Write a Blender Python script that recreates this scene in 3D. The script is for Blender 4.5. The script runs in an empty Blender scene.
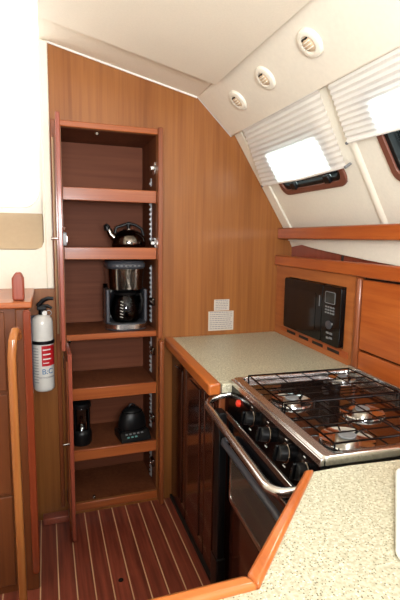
import bpy, bmesh, math, random
from mathutils import Vector, Matrix, Euler
random.seed(7)
PI = math.pi
sc = bpy.context.scene
COL = sc.collection
YB = 2.284            # face of the main bulkhead

# ------------------------------------------------------------------ camera
cam = bpy.data.cameras.new('camera'); co = bpy.data.objects.new('camera', cam); COL.objects.link(co)
R = Vector((0.946, -0.323, 0.014)).normalized()
F = Vector((0.322, 0.937, -0.136)); F = (F - R * F.dot(R)).normalized()
U = R.cross(F)
m = Matrix((R, U, -F)).transposed().to_4x4(); m.translation = (0, 0, 1.45)
co.matrix_world = m
cam.lens = 27; cam.sensor_width = 36; cam.sensor_fit = 'AUTO'; cam.clip_start = 0.02
sc.camera = co
# ------------------------------------------------------------------ world, lights, exposure
w = bpy.data.worlds.new('world'); sc.world = w; w.use_nodes = True
w.node_tree.nodes['Background'].inputs[0].default_value = (0.97, 0.985, 1.0, 1)
w.node_tree.nodes['Background'].inputs[1].default_value = 0.48
def light(name, kind, loc, tgt, energy, color=(1, 1, 1), **kw):
    l = bpy.data.lights.new(name, kind); l.energy = energy; l.color = color
    for k, v in kw.items(): setattr(l, k, v)
    o = bpy.data.objects.new(name, l); COL.objects.link(o); o.location = loc
    o.rotation_euler = (Vector(tgt) - Vector(loc)).to_track_quat('-Z', 'Y').to_euler()
    return o
light('daylight_sun', 'SUN', (4, 1, 4), (1, 1.2, 1.6), 18.0, (1, 0.98, 0.95), angle=math.radians(50))
light('overhead_fill', 'AREA', (0.35, 0.35, 2.18), (0.35, 0.6, 0), 0.5, (0.98, 0.99, 1), shape='RECTANGLE', size=0.5, size_y=0.5)  # unseen area lamp added overhead as soft fill
light('ceiling_fill', 'AREA', (0.1, -0.60, 1.60), (0.38, 0.6, 2.50), 55, (0.97, 0.985, 1.0), shape='RECTANGLE', size=0.7, size_y=0.6)  # unseen fill lamp added behind the camera to brighten the ceiling
light('camera_flash', 'SPOT', (0.02, -0.03, 1.56), (0.50, 1.6, 1.56), 10, (1, 0.99, 0.97), shadow_soft_size=0.03, spot_size=math.radians(74), spot_blend=0.6)
vs = sc.view_settings
vs.view_transform = 'Standard'; vs.look = 'None'; vs.gamma = 1; vs.use_curve_mapping = False
vs.exposure = 0.35

# ------------------------------------------------------------------ materials
def srgb(r, g, b):
    f = lambda c: (c / 255 / 12.92) if c / 255 <= 0.04045 else ((c / 255 + 0.055) / 1.055) ** 2.4
    return (f(r), f(g), f(b), 1)
def mat(name, col, rough=0.5, metal=0.0, coat=0.0, trans=0.0, emit=None, es=1.0, bump=0.0, bscale=60, ior=None, spec=0.5):
    mt = bpy.data.materials.new(name); mt.use_nodes = True
    nt = mt.node_tree; b = nt.nodes['Principled BSDF']
    b.inputs['Roughness'].default_value = rough; b.inputs['Metallic'].default_value = metal
    b.inputs['Coat Weight'].default_value = coat; b.inputs['Coat Roughness'].default_value = 0.08
    b.inputs['Transmission Weight'].default_value = trans
    b.inputs['Specular IOR Level'].default_value = spec
    if ior: b.inputs['IOR'].default_value = ior
    n = nt.nodes.new('ShaderNodeTexNoise'); n.inputs['Scale'].default_value = bscale; n.inputs['Detail'].default_value = 3
    tc = nt.nodes.new('ShaderNodeTexCoord'); nt.links.new(tc.outputs['Object'], n.inputs['Vector'])
    mx = nt.nodes.new('ShaderNodeMix'); mx.data_type = 'RGBA'
    mx.inputs[6].default_value = col; mx.inputs[7].default_value = tuple(c * 0.9 for c in col[:3]) + (1,)
    nt.links.new(n.outputs[0], mx.inputs[0]); nt.links.new(mx.outputs[2], b.inputs['Base Color'])
    if bump:
        bp = nt.nodes.new('ShaderNodeBump'); bp.inputs['Strength'].default_value = bump; bp.inputs['Distance'].default_value = 0.002
        nt.links.new(n.outputs[0], bp.inputs['Height']); nt.links.new(bp.outputs[0], b.inputs['Normal'])
    if emit: b.inputs['Emission Color'].default_value = emit; b.inputs['Emission Strength'].default_value = es
    return mt
def wood(name, c1, c2, axis='z', rough=0.35, coat=0.3, fine=1.0, spec=0.32):
    mt = bpy.data.materials.new(name); mt.use_nodes = True
    nt = mt.node_tree; b = nt.nodes['Principled BSDF']; L = nt.links.new
    b.inputs['Roughness'].default_value = rough; b.inputs['Coat Weight'].default_value = coat; b.inputs['Coat Roughness'].default_value = 0.12; b.inputs['Specular IOR Level'].default_value = spec
    tc = nt.nodes.new('ShaderNodeTexCoord'); mp = nt.nodes.new('ShaderNodeMapping')
    s = [55 * fine] * 3; s['xyz'.index(axis)] = 1.6
    mp.inputs['Scale'].default_value = s
    L(tc.outputs['Object'], mp.inputs['Vector'])
    n = nt.nodes.new('ShaderNodeTexNoise'); n.inputs['Scale'].default_value = 1; n.inputs['Detail'].default_value = 5; n.inputs['Roughness'].default_value = 0.6
    L(mp.outputs[0], n.inputs['Vector'])
    mp2 = nt.nodes.new('ShaderNodeMapping'); s2 = [7.0] * 3; s2['xyz'.index(axis)] = 0.5; mp2.inputs['Scale'].default_value = s2
    L(tc.outputs['Object'], mp2.inputs['Vector'])
    n2 = nt.nodes.new('ShaderNodeTexNoise'); n2.inputs['Scale'].default_value = 1; n2.inputs['Detail'].default_value = 2; n2.inputs['Distortion'].default_value = 0.6
    L(mp2.outputs[0], n2.inputs['Vector'])
    ad = nt.nodes.new('ShaderNodeMath'); ad.operation = 'MULTIPLY_ADD'; ad.inputs[1].default_value = 0.5
    L(n.outputs[0], ad.inputs[0]); 
    m2 = nt.nodes.new('ShaderNodeMath'); m2.operation = 'MULTIPLY'; m2.inputs[1].default_value = 0.5; L(n2.outputs[0], m2.inputs[0]); L(m2.outputs[0], ad.inputs[2])
    cr = nt.nodes.new('ShaderNodeValToRGB'); cr.color_ramp.elements[0].position = 0.36; cr.color_ramp.elements[1].position = 0.64
    cr.color_ramp.elements[0].color = c2; cr.color_ramp.elements[1].color = c1
    L(ad.outputs[0], cr.inputs[0]); L(cr.outputs[0], b.inputs['Base Color'])
    return mt
TK1, TK2 = srgb(152, 96, 48), srgb(124, 72, 32)
W_bulk = wood('teak_bulkhead', TK1, TK2, 'z', 0.38, 0.10)
W_vert = wood('teak_upright', srgb(144, 80, 45), srgb(116, 58, 30), 'z', 0.33, 0.3)
W_horx = wood('teak_rail_across', srgb(172, 96, 50), srgb(139, 68, 32), 'x', 0.33, 0.3)
W_hory = wood('teak_rail_along', srgb(183, 99, 43), srgb(151, 68, 27), 'y', 0.28, 0.4)
W_edge = wood('teak_counter_edge', srgb(180, 101, 46), srgb(151, 74, 30), 'y', 0.28, 0.4)
W_red = wood('mahogany_edge', srgb(155, 79, 58), srgb(125, 56, 40), 'z', 0.33, 0.3)
W_light = wood('light_ash', srgb(180, 118, 65), srgb(148, 82, 38), 'z', 0.22, 0.5)
W_gloss = wood('varnished_mahogany', srgb(70, 34, 22), srgb(46, 22, 15), 'z', 0.12, 0.45)
W_side = wood('side_teak', srgb(120, 68, 36), srgb(92, 48, 24), 'z', 0.35, 0.15)
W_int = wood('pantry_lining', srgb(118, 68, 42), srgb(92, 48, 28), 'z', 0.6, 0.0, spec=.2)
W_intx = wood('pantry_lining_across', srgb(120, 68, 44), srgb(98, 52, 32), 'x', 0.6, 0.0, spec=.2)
CREAM = mat('cream_liner', srgb(236, 229, 213), 0.55)
CEIL = mat('cream_headliner', srgb(238, 229, 211), 0.6, bump=0.15, bscale=150)
HULL = mat('cream_hull_liner', srgb(234, 228, 213), 0.6, bump=0.3, bscale=90)
WHITE = mat('white_plastic', srgb(238, 236, 230), 0.35)
VENTM = mat('white_vent_plastic', srgb(236, 230, 214), 0.35)
BEIGE = mat('beige_vent_blade', srgb(205, 180, 150), 0.5)
BLACK = mat('black_plastic', srgb(15, 15, 16), 0.38, spec=0.3)
BLACKG = mat('black_gloss', srgb(6, 6, 7), 0.12, spec=0.25)
DGREY = mat('dark_grey_plastic', srgb(66, 68, 74), 0.35)
GREY = mat('grey_plastic', srgb(120, 122, 124), 0.4)
STEEL = mat('stainless_steel', srgb(222, 220, 216), 0.24, 1.0)
BRUSH = mat('brushed_steel', srgb(185, 178, 166), 0.34, 1.0)
CHROME = mat('chrome', srgb(225, 225, 225), 0.07, 1.0)
DCHROME = mat('smoked_chrome', srgb(120, 112, 104), 0.12, 1.0)
RED = mat('red_label', srgb(196, 30, 38), 0.4)
ORED = mat('red_button', srgb(215, 50, 25), 0.35)
BLUE = mat('blue_print', srgb(30, 110, 165), 0.5)
INK = mat('grey_print', srgb(140, 138, 140), 0.6)
PINKINK = mat('faded_print', srgb(190, 150, 140), 0.6)
PAPER = mat('paper_label', srgb(196, 184, 170), 0.6)
COOK = mat('dark_glass_cooktop', srgb(26, 17, 14), 0.06, coat=0.5)
DARK = mat('dark_void', srgb(14, 11, 10), 0.7)
LCD = mat('green_grey_lcd', srgb(36, 48, 50), 0.12)
BRONZE = mat('brown_window_frame', srgb(112, 66, 52), 0.4)
BOARD = mat('white_board', srgb(244, 244, 242), 0.3)

def glassmat(name, col, fac):
    mt = bpy.data.materials.new(name); mt.use_nodes = True; nt = mt.node_tree; nt.nodes.clear(); L = nt.links.new
    o = nt.nodes.new('ShaderNodeOutputMaterial'); t = nt.nodes.new('ShaderNodeBsdfTransparent'); g = nt.nodes.new('ShaderNodeBsdfGlossy')
    t.inputs[0].default_value = col; g.inputs['Roughness'].default_value = 0.03
    fr = nt.nodes.new('ShaderNodeFresnel'); fr.inputs[0].default_value = 1.45
    mx = nt.nodes.new('ShaderNodeMixShader'); L(fr.outputs[0], mx.inputs[0]); L(t.outputs[0], mx.inputs[1]); L(g.outputs[0], mx.inputs[2]); L(mx.outputs[0], o.inputs[0])
    return mt
GLASS = glassmat('clear_glass', (0.85, 0.87, 0.88, 1), 0.1)
SMOKE = glassmat('smoked_glass', (0.30, 0.31, 0.34, 1), 0.1)
WGLASS = glassmat('window_glass', (0.75, 0.85, 0.86, 1), 0.1)

def blindmat():
    mt = bpy.data.materials.new('pleated_blind_fabric'); mt.use_nodes = True; nt = mt.node_tree; nt.nodes.clear(); L = nt.links.new
    o = nt.nodes.new('ShaderNodeOutputMaterial'); d = nt.nodes.new('ShaderNodeBsdfDiffuse'); t = nt.nodes.new('ShaderNodeBsdfTranslucent')
    n = nt.nodes.new('ShaderNodeTexNoise'); n.inputs['Scale'].default_value = 200
    tc = nt.nodes.new('ShaderNodeTexCoord'); L(tc.outputs['Object'], n.inputs['Vector'])
    mxc = nt.nodes.new('ShaderNodeMix'); mxc.data_type = 'RGBA'; mxc.inputs[6].default_value = srgb(253, 251, 248); mxc.inputs[7].default_value = srgb(248, 246, 242)
    L(n.outputs[0], mxc.inputs[0]); L(mxc.outputs[2], d.inputs[0]); L(mxc.outputs[2], t.inputs[0])
    mx = nt.nodes.new('ShaderNodeMixShader'); mx.inputs[0].default_value = 0.45
    L(d.outputs[0], mx.inputs[1]); L(t.outputs[0], mx.inputs[2]); L(mx.outputs[0], o.inputs[0]); return mt
BLIND = blindmat()

def floormat():
    mt = bpy.data.materials.new('striped_cabin_sole'); mt.use_nodes = True; nt = mt.node_tree; b = nt.nodes['Principled BSDF']; L = nt.links.new
    tc = nt.nodes.new('ShaderNodeTexCoord'); sx = nt.nodes.new('ShaderNodeSeparateXYZ'); L(tc.outputs['Object'], sx.inputs[0])
    def mth(op, a, bb=None, c=None):
        k = nt.nodes.new('ShaderNodeMath'); k.operation = op
        for i, v in enumerate((a, bb, c)):
            if v is None: continue
            if isinstance(v, (int, float)): k.inputs[i].default_value = v
            else: L(v, k.inputs[i])
        return k.outputs[0]
    P = 0.0718
    fr = mth('FRACT', mth('DIVIDE', mth('ADD', sx.outputs[0], 10 * P - 0.010 + P / 2), P))
    line = mth('LESS_THAN', mth('ABSOLUTE', mth('SUBTRACT', fr, 0.5)), 0.034)
    mp = nt.nodes.new('ShaderNodeMapping'); mp.inputs['Scale'].default_value = (60, 2.5, 60); L(tc.outputs['Object'], mp.inputs[0])
    n = nt.nodes.new('ShaderNodeTexNoise'); n.inputs['Scale'].default_value = 1; n.inputs['Detail'].default_value = 5; L(mp.outputs[0], n.inputs['Vector'])
    cr = nt.nodes.new('ShaderNodeValToRGB'); cr.color_ramp.elements[0].position = 0.35; cr.color_ramp.elements[1].position = 0.68
    cr.color_ramp.elements[0].color = srgb(108, 50, 38); cr.color_ramp.elements[1].color = srgb(146, 72, 54); L(n.outputs[0], cr.inputs[0])
    mx = nt.nodes.new('ShaderNodeMix'); mx.data_type = 'RGBA'; L(line, mx.inputs[0]); L(cr.outputs[0], mx.inputs[6]); mx.inputs[7].default_value = srgb(212, 176, 138)
    L(mx.outputs[2], b.inputs['Base Color']); b.inputs['Roughness'].default_value = 0.38
    return mt
SOLE = floormat()

def countermat():
    mt = bpy.data.materials.new('speckled_counter'); mt.use_nodes = True; nt = mt.node_tree; b = nt.nodes['Principled BSDF']; L = nt.links.new
    tc = nt.nodes.new('ShaderNodeTexCoord')
    def speck(scale, th, rad, off):
        mp = nt.nodes.new('ShaderNodeMapping'); mp.inputs['Location'].default_value = (off, off, 0); L(tc.outputs['Object'], mp.inputs[0])
        v = nt.nodes.new('ShaderNodeTexVoronoi'); v.inputs['Scale'].default_value = scale; L(mp.outputs[0], v.inputs['Vector'])
        lt = nt.nodes.new('ShaderNodeMath'); lt.operation = 'LESS_THAN'; lt.inputs[1].default_value = rad; L(v.outputs['Distance'], lt.inputs[0])
        sp = nt.nodes.new('ShaderNodeSeparateColor'); L(v.outputs['Color'], sp.inputs[0])
        g = nt.nodes.new('ShaderNodeMath'); g.operation = 'LESS_THAN'; g.inputs[1].default_value = th; L(sp.outputs[0], g.inputs[0])
        m_ = nt.nodes.new('ShaderNodeMath'); m_.operation = 'MULTIPLY'; L(lt.outputs[0], m_.inputs[0]); L(g.outputs[0], m_.inputs[1]); return m_.outputs[0]
    n = nt.nodes.new('ShaderNodeTexNoise'); n.inputs['Scale'].default_value = 140; n.inputs['Detail'].default_value = 4; L(tc.outputs['Object'], n.inputs['Vector'])
    cr = nt.nodes.new('ShaderNodeValToRGB'); cr.color_ramp.elements[0].position = 0.38; cr.color_ramp.elements[1].position = 0.62
    cr.color_ramp.elements[0].color = srgb(160, 155, 132); cr.color_ramp.elements[1].color = srgb(187, 183, 161); L(n.outputs[0], cr.inputs[0])
    a = nt.nodes.new('ShaderNodeMix'); a.data_type = 'RGBA'; L(speck(210, 0.5, 0.30, 0), a.inputs[0]); L(cr.outputs[0], a.inputs[6]); a.inputs[7].default_value = srgb(98, 92, 68)
    c = nt.nodes.new('ShaderNodeMix'); c.data_type = 'RGBA'; L(speck(210, 0.3, 0.33, 3.3), c.inputs[0]); L(a.outputs[2], c.inputs[6]); c.inputs[7].default_value = srgb(222, 216, 190)
    L(c.outputs[2], b.inputs['Base Color']); b.inputs['Roughness'].default_value = 0.35
    return mt
CTR = countermat()

# ------------------------------------------------------------------ mesh helpers
def new(): return bmesh.new()
def bx(bm, x0, x1, y0, y1, z0, z1, M=None):
    vs_ = [Vector((x, y, z)) for x in (x0, x1) for y in (y0, y1) for z in (z0, z1)]
    if M: vs_ = [M @ v for v in vs_]
    v = [bm.verts.new(p) for p in vs_]
    for f in ((0, 1, 3, 2), (4, 6, 7, 5), (0, 4, 5, 1), (2, 3, 7, 6), (0, 2, 6, 4), (1, 5, 7, 3)): bm.faces.new([v[i] for i in f])
def prism(bm, pts, a0, a1, plane='xz'):
    """extrude a 2D outline along the third axis"""
    def P(p, a):
        return {'xz': (p[0], a, p[1]), 'xy': (p[0], p[1], a), 'yz': (a, p[0], p[1])}[plane]
    A = [bm.verts.new(P(p, a0)) for p in pts]; B = [bm.verts.new(P(p, a1)) for p in pts]
    n = len(pts); bm.faces.new(A); bm.faces.new(B[::-1])
    for i in range(n): bm.faces.new((A[i], B[i], B[(i + 1) % n], A[(i + 1) % n]))
def rrect(x0, x1, y0, y1, r, n=5):
    out = []
    for cx, cy, a in ((x1 - r, y1 - r, 0), (x0 + r, y1 - r, 90), (x0 + r, y0 + r, 180), (x1 - r, y0 + r, 270)):
        for i in range(n + 1):
            t = math.radians(a + 90 * i / n); out.append((cx + r * math.cos(t), cy + r * math.sin(t)))
    return out
def frame_prism(bm, outer, inner, a0, a1, plane='xz'):
    def P(p, a): return {'xz': (p[0], a, p[1]), 'xy': (p[0], p[1], a), 'yz': (a, p[0], p[1])}[plane]
    n = len(outer)
    r = [[bm.verts.new(P(p, a)) for p in ps] for ps in (outer, inner) for a in (a0, a1)]
    oa, ob, ia, ib = r
    for i in range(n):
        j = (i + 1) % n
        bm.faces.new((oa[i], oa[j], ia[j], ia[i])); bm.faces.new((ob[i], ib[i], ib[j], ob[j]))
        bm.faces.new((oa[i], ob[i], ob[j], oa[j])); bm.faces.new((ia[i], ia[j], ib[j], ib[i]))
def lathe(bm, prof, c=(0, 0, 0), n=28, M=None, sx=1, sy=1):
    rings = []
    for r, z in prof:
        if r < 1e-6:
            p = Vector((c[0], c[1], c[2] + z)); rings.append([bm.verts.new(M @ p if M else p)])
        else:
            ring = []
            for i in range(n):
                t = 2 * PI * i / n; p = Vector((c[0] + r * sx * math.cos(t), c[1] + r * sy * math.sin(t), c[2] + z)); ring.append(bm.verts.new(M @ p if M else p))
            rings.append(ring)
    for a, b in zip(rings, rings[1:]):
        for i in range(n):
            j = (i + 1) % n
            if len(a) == 1 and len(b) == 1: continue
            if len(a) == 1: bm.faces.new((a[0], b[i], b[j]))
            elif len(b) == 1: bm.faces.new((a[i], a[j], b[0]))
            else: bm.faces.new((a[i], a[j], b[j], b[i]))
    if len(rings[0]) > 1: bm.faces.new(rings[0][::-1])
    if len(rings[-1]) > 1: bm.faces.new(rings[-1])
def tube(bm, pts, r, n=10, sq=1.0):
    pts = [Vector(p) for p in pts]; rings = []; up = None
    for i, p in enumerate(pts):
        d = ((pts[i + 1] - p) if i < len(pts) - 1 else (p - pts[i - 1])).normalized()
        if 0 < i < len(pts) - 1: d = ((pts[i + 1] - p).normalized() + (p - pts[i - 1]).normalized()).normalized()
        if up is None: up = Vector((0, 0, 1)) if abs(d.z) < 0.9 else Vector((0, 1, 0))
        s = d.cross(up).normalized(); up = s.cross(d).normalized()
        rr = r[i] if isinstance(r, (list, tuple)) else r
        rings.append([bm.verts.new(p + s * rr * math.cos(2 * PI * k / n) + up * rr * sq * math.sin(2 * PI * k / n)) for k in range(n)])
    for a, b in zip(rings, rings[1:]):
        for k in range(n): bm.faces.new((a[k], a[(k + 1) % n], b[(k + 1) % n], b[k]))
    bm.faces.new(rings[0][::-1]); bm.faces.new(rings[-1])
def arc(c, r, a0, a1, n, plane='xz', off=0):
    out = []
    for i in range(n + 1):
        t = math.radians(a0 + (a1 - a0) * i / n); u, v = c[0] + r * math.cos(t), c[1] + r * math.sin(t)
        out.append({'xz': (u, off, v), 'xy': (u, v, off), 'yz': (off, u, v)}[plane])
    return out
def obj(name, bm, m_, parent=None, bevel=0.0, smooth=True, seg=2):
    bmesh.ops.recalc_face_normals(bm, faces=bm.faces)
    me = bpy.data.meshes.new(name); bm.to_mesh(me); bm.free()
    o = bpy.data.objects.new(name, me); COL.objects.link(o); me.materials.append(m_)
    if parent: o.parent = parent
    if smooth:
        for p in me.polygons: p.use_smooth = True
        me.set_sharp_from_angle(angle=math.radians(35))
    if bevel:
        b = o.modifiers.new('bevel', 'BEVEL'); b.width = bevel; b.segments = seg; b.limit_method = 'ANGLE'; b.angle_limit = math.radians(40)
    return o
def tag(o, label, cat, group=None):
    o['label'] = label; o['category'] = cat
    if group: o['group'] = group
    return o
def thing(name, loc, label, cat, group=None, rz=0):
    o = bpy.data.objects.new(name, None); COL.objects.link(o); o.location = loc; o.rotation_euler = (0, 0, rz); o.empty_display_size = 0.05
    return tag(o, label, cat, group)
def struct(name, bm, m_, bevel=0.0, parent=None, smooth=True):
    o = obj(name, bm, m_, parent, bevel, smooth)
    if not parent: o['kind'] = 'structure'
    return o
def box(name, m_, parent, *d, bevel=0.0, M=None):
    bm = new(); bx(bm, *d, M=M); return obj(name, bm, m_, parent, bevel)
def text(name, s, size, m_, parent, M, depth=0.0008):
    cu = bpy.data.curves.new(name, 'FONT'); cu.body = s; cu.size = size; cu.extrude = depth; cu.align_x = 'CENTER'; cu.align_y = 'CENTER'
    t = bpy.data.objects.new(name, cu); COL.objects.link(t)
    dg = bpy.context.evaluated_depsgraph_get(); me = bpy.data.meshes.new_from_object(t.evaluated_get(dg)); bpy.data.objects.remove(t)
    me.transform(M); me.materials.clear(); me.materials.append(m_)
    o = bpy.data.objects.new(name, me); COL.objects.link(o); o.parent = parent; return o
SK = 0.055
def gx(x, y): return x + SK * (y - YB)        # the galley runs a few degrees off the planks
RZ = -math.atan(SK)

# ================================================================== SETTING
bm = new(); bx(bm, -1.3, 1.6, -0.9, YB + 0.40, -0.05, 0.0); struct('floor', bm, SOLE)
# ceiling: slopes down outboard
def cz(x): return 2.32 - 0.2247 * (x - 0.04)
bm = new(); prism(bm, [(0.0, cz(0.0)), (0.752, 2.160), (0.762, 2.24), (0.03, 2.80), (-1.3, 2.80), (-1.3, 2.77), (0.0, 2.77)], -0.9, YB + 0.02); prism(bm, [(0.001, cz(0.001) - 0.028), (0.745, cz(0.745) - 0.028), (0.752, 2.158), (0.001, cz(0.001) - .001)], -0.9, 2.0)
struct('ceiling', bm, CEIL)
# slanted outboard headliner carrying the air vents
A = Vector((0.752, 0, 2.160)); B = Vector((0.944, 0, 1.980)); B2 = Vector((0.972, 0, 1.998)); C = Vector((1.286, 0, 1.514))
bm = new(); prism(bm, [(A.x, A.z), (B.x, B.z), (B2.x, B2.z), (0.93, 2.10), (0.80, 2.24), (0.762, 2.24)], -0.9, YB + 0.0); struct('ceiling_outboard', bm, CREAM, bevel=0.006)
# hull liner with two window openings.  v runs down the slope, u is world Y
hv = (C - B2).normalized(); hn = Vector((hv.z, 0, -hv.x))   # hn points inboard and down
if hn.x > 0: hn = -hn
def HP(y, v, d=0.0): p = B2 + hv * v + hn * d; return Vector((p.x, y, p.z))
W1 = (1.585, 2.085, 0.115, 0.372); W2 = (0.72, 1.315, 0.07, 0.400)
def hull_box(bm, y0, y1, v0, v1, d0, d1):
    P = [HP(y, v, d) for y in (y0, y1) for v in (v0, v1) for d in (d0, d1)]
    v = [bm.verts.new(p) for p in P]
    for f in ((0, 1, 3, 2), (4, 6, 7, 5), (0, 4, 5, 1), (2, 3, 7, 6), (0, 2, 6, 4), (1, 5, 7, 3)): bm.faces.new([v[i] for i in f])
VL = (C - B2).length
bm = new()
for a in ((-0.9, YB, -0.14, W2[2]), (-0.9, YB, W1[3] + 0.03, VL), (W1[1], YB, W2[2], W1[3] + 0.03), (W2[1], W1[0], W2[2], W1[3] + 0.03), (-0.9, W2[0], W2[2], W1[3] + 0.03), (W1[0], W1[1], W2[2], W1[2]), (W1[0], W1[1], W1[3], W1[3] + 0.03)):
    hull_box(bm, a[0], a[1], a[2], a[3], 0, -0.03)
struct('wall_right', bm, HULL, smooth=False)
# moulded rib between the two blinds and cove strip against the bulkhead
bm = new()
for (y0, y1, v0, v1) in ((1.440, 1.475, -0.02, VL),):
    a = [HP(y0 - 0.012, v0, 0.0), HP(y0, v0, 0.007), HP(y0 + 0.018, v0, 0.007), HP(y0 + 0.03, v0, 0.0)]
    b = [p + HP(y1 - y0 + 0, v1) - HP(0, v0) for p in a]
    va = [bm.verts.new(p) for p in a]; vb = [bm.verts.new(p) for p in b]
    bm.faces.new(va); bm.faces.new(vb[::-1])
    for i in range(4): bm.faces.new((va[i], vb[i], vb[(i + 1) % 4], va[(i + 1) % 4]))
struct('trim_1', bm, CREAM)
bm = new(); hull_box(bm, YB - 0.085, YB - 0.001, -0.03, VL, 0.0, 0.012); struct('trim_2', bm, CREAM, bevel=0.006)
# lower hull (behind the lockers)
bm = new(); prism(bm, [(C.x, C.z), (C.x + 0.02, C.z + 0.01), (1.42, 1.30), (1.44, 0.0), (1.40, 0.0), (1.39, 1.29)], -0.9, YB); struct('wall_hull_lower', bm, HULL)

# main bulkhead with the pantry opening
PX0, PX1, PZ0, PZ1 = 0.085, 0.545, 0.055, 1.957
bm = new()
bx(bm, -0.70, PX0, YB, YB + 0.02, 0, 1.20)
prism(bm, [(0.02, 1.20), (PX0, 1.20), (PX0, cz(PX0)), (0.02, cz(0.02))], YB, YB + 0.02)
prism(bm, [(PX0, PZ1), (PX1, PZ1), (PX1, cz(PX1)), (PX0, cz(PX0))], YB, YB + 0.02)
bx(bm, PX0, PX1, YB, YB + 0.02, 0, PZ0)
prism(bm, [(PX1, 0), (1.44, 0), (1.44, 1.30), (C.x + .01, C.z), (B2.x, B2.z), (B.x, B.z), (A.x, A.z), (PX1, cz(PX1))], YB, YB + 0.02)
struct('wall_back', bm, W_bulk, smooth=False)
# white bead where headliner meets bulkhead
bm = new(); prism(bm, [(0.03, cz(0.03) - 0.007), (0.752, 2.160 - 0.007), (0.752, 2.16), (0.03, cz(0.03))], YB - 0.008, YB - 0.0005); struct('trim_3', bm, WHITE)
# cream moulded wall left of the pantry with its recess
bm = new()
NX1, NZ0 = -0.004, 1.384
bx(bm, -1.3, 0.018, YB + 0.0, YB + 0.02, 1.20, NZ0)
bx(bm, NX1, 0.018, YB, YB + 0.02, NZ0, cz(0) - 0.002)
inner = rrect(-1.25, NX1, NZ0, 2.75, 0.035)
prism(bm, [(-1.3, 1.15), (0.018, 1.15), (0.018, 2.79), (-1.3, 2.79)], YB + 0.09, YB + 0.11)
# sloped floor of recess and its corner fillet
prism(bm, [(NX1, NZ0), (NX1, NZ0 + 0.04), (NX1 - 0.012, NZ0 + 0.012), (NX1 - 0.04, NZ0)], YB, YB + 0.03)
struct('wall_left_forward', bm, CREAM, smooth=False)
bm = new(); bx(bm, 0.002, 0.036, YB - 0.02, YB - 0.001, 1.20, cz(0.036) - 0.002); struct('trim_4', bm, CREAM, bevel=0.006)
bm = new(); prism(bm, [(YB + 0.021, NZ0 + .001), (YB + 0.03, 1.40), (YB + 0.089, 1.56), (YB + 0.089, NZ0 + .001)], -1.29, NX1 - .001, 'yz'); struct('trim_5', bm, mat('shaded_recess_tan', srgb(186, 164, 134), .7), bevel=.004)  # darker tan stands in for the shade under the bright pane
# white panel in the recess; its glow is added to make it overbright
wn = bpy.data.objects.new('glow_panel', None); COL.objects.link(wn); wn['kind'] = 'structure'; wn.location = (0, YB + 0.03, 1.59)
PANE = mat('glowing_white_pane', srgb(250, 250, 248), 0.4, emit=(1, 0.99, 0.97, 1), es=1.7)
bm = new(); prism(bm, rrect(-1.20, -0.028, 0.0, 1.14, 0.075), -0.004, 0.03); obj('glow_pane', bm, PANE, wn)
bm = new(); frame_prism(bm, rrect(-1.215, -0.018, -0.010, 1.15, 0.083), rrect(-1.20, -0.028, 0.0, 1.14, 0.075), -0.008, 0.04); obj('window_frame', bm, WHITE, wn)
# left side wall and baseboards
bm = new(); bx(bm, -1.32, -1.3, -0.9, YB + 0.11, 0, 2.80); struct('wall_left', bm, CREAM)
bm = new(); bx(bm, -0.052, 0.098, YB - 0.055, YB - 0.001, 0, 0.035); struct('baseboard_left', bm, W_red, bevel=0.004)

# ------------------------------------------------------------------ windows on the hull
def port(name, Wd):
    y0, y1, v0, v1 = Wd
    e = bpy.data.objects.new(name, None); COL.objects.link(e); e['kind'] = 'structure'; e.location = HP((y0 + y1) / 2, (v0 + v1) / 2)
    e.matrix_world = Matrix((Vector((0, 1, 0)), hv, hn)).transposed().to_4x4(); e.location = HP((y0 + y1) / 2, (v0 + v1) / 2)
    a, b = (y1 - y0) / 2, (v1 - v0) / 2
    bm = new(); frame_prism(bm, rrect(-a - .012, a + .012, -b - .012, b + .012, .05), rrect(-a + .016, a - .016, -b + .016, b - .016, .034), -0.02, 0.010, 'xy'); obj('window_frame', bm, BRONZE, e, 0.003)
    bm = new(); frame_prism(bm, rrect(-a + .016, a - .016, -b + .016, b - .016, .034), rrect(-a + .034, a - .034, -b + .034, b - .034, .026), -0.03, 0.003, 'xy'); obj('rubber_seal', bm, BLACK, e, 0.002)
    bm = new(); prism(bm, rrect(-a + .030, a - .030, -b + .030, b - .030, .03), -0.020, -0.014, 'xy'); obj('window_pane', bm, WGLASS, e)
    # two dark dogs that clamp the opening port
    for s in (-1, 1):
        bm = new(); bx(bm, s * a * 0.55 - .02, s * a * 0.55 + .02, b - .05, b - .012, -0.004, 0.016); obj('latch', bm, BLACK, e, 0.004)
port('window_1', W1); port('window_2', W2)

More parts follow.
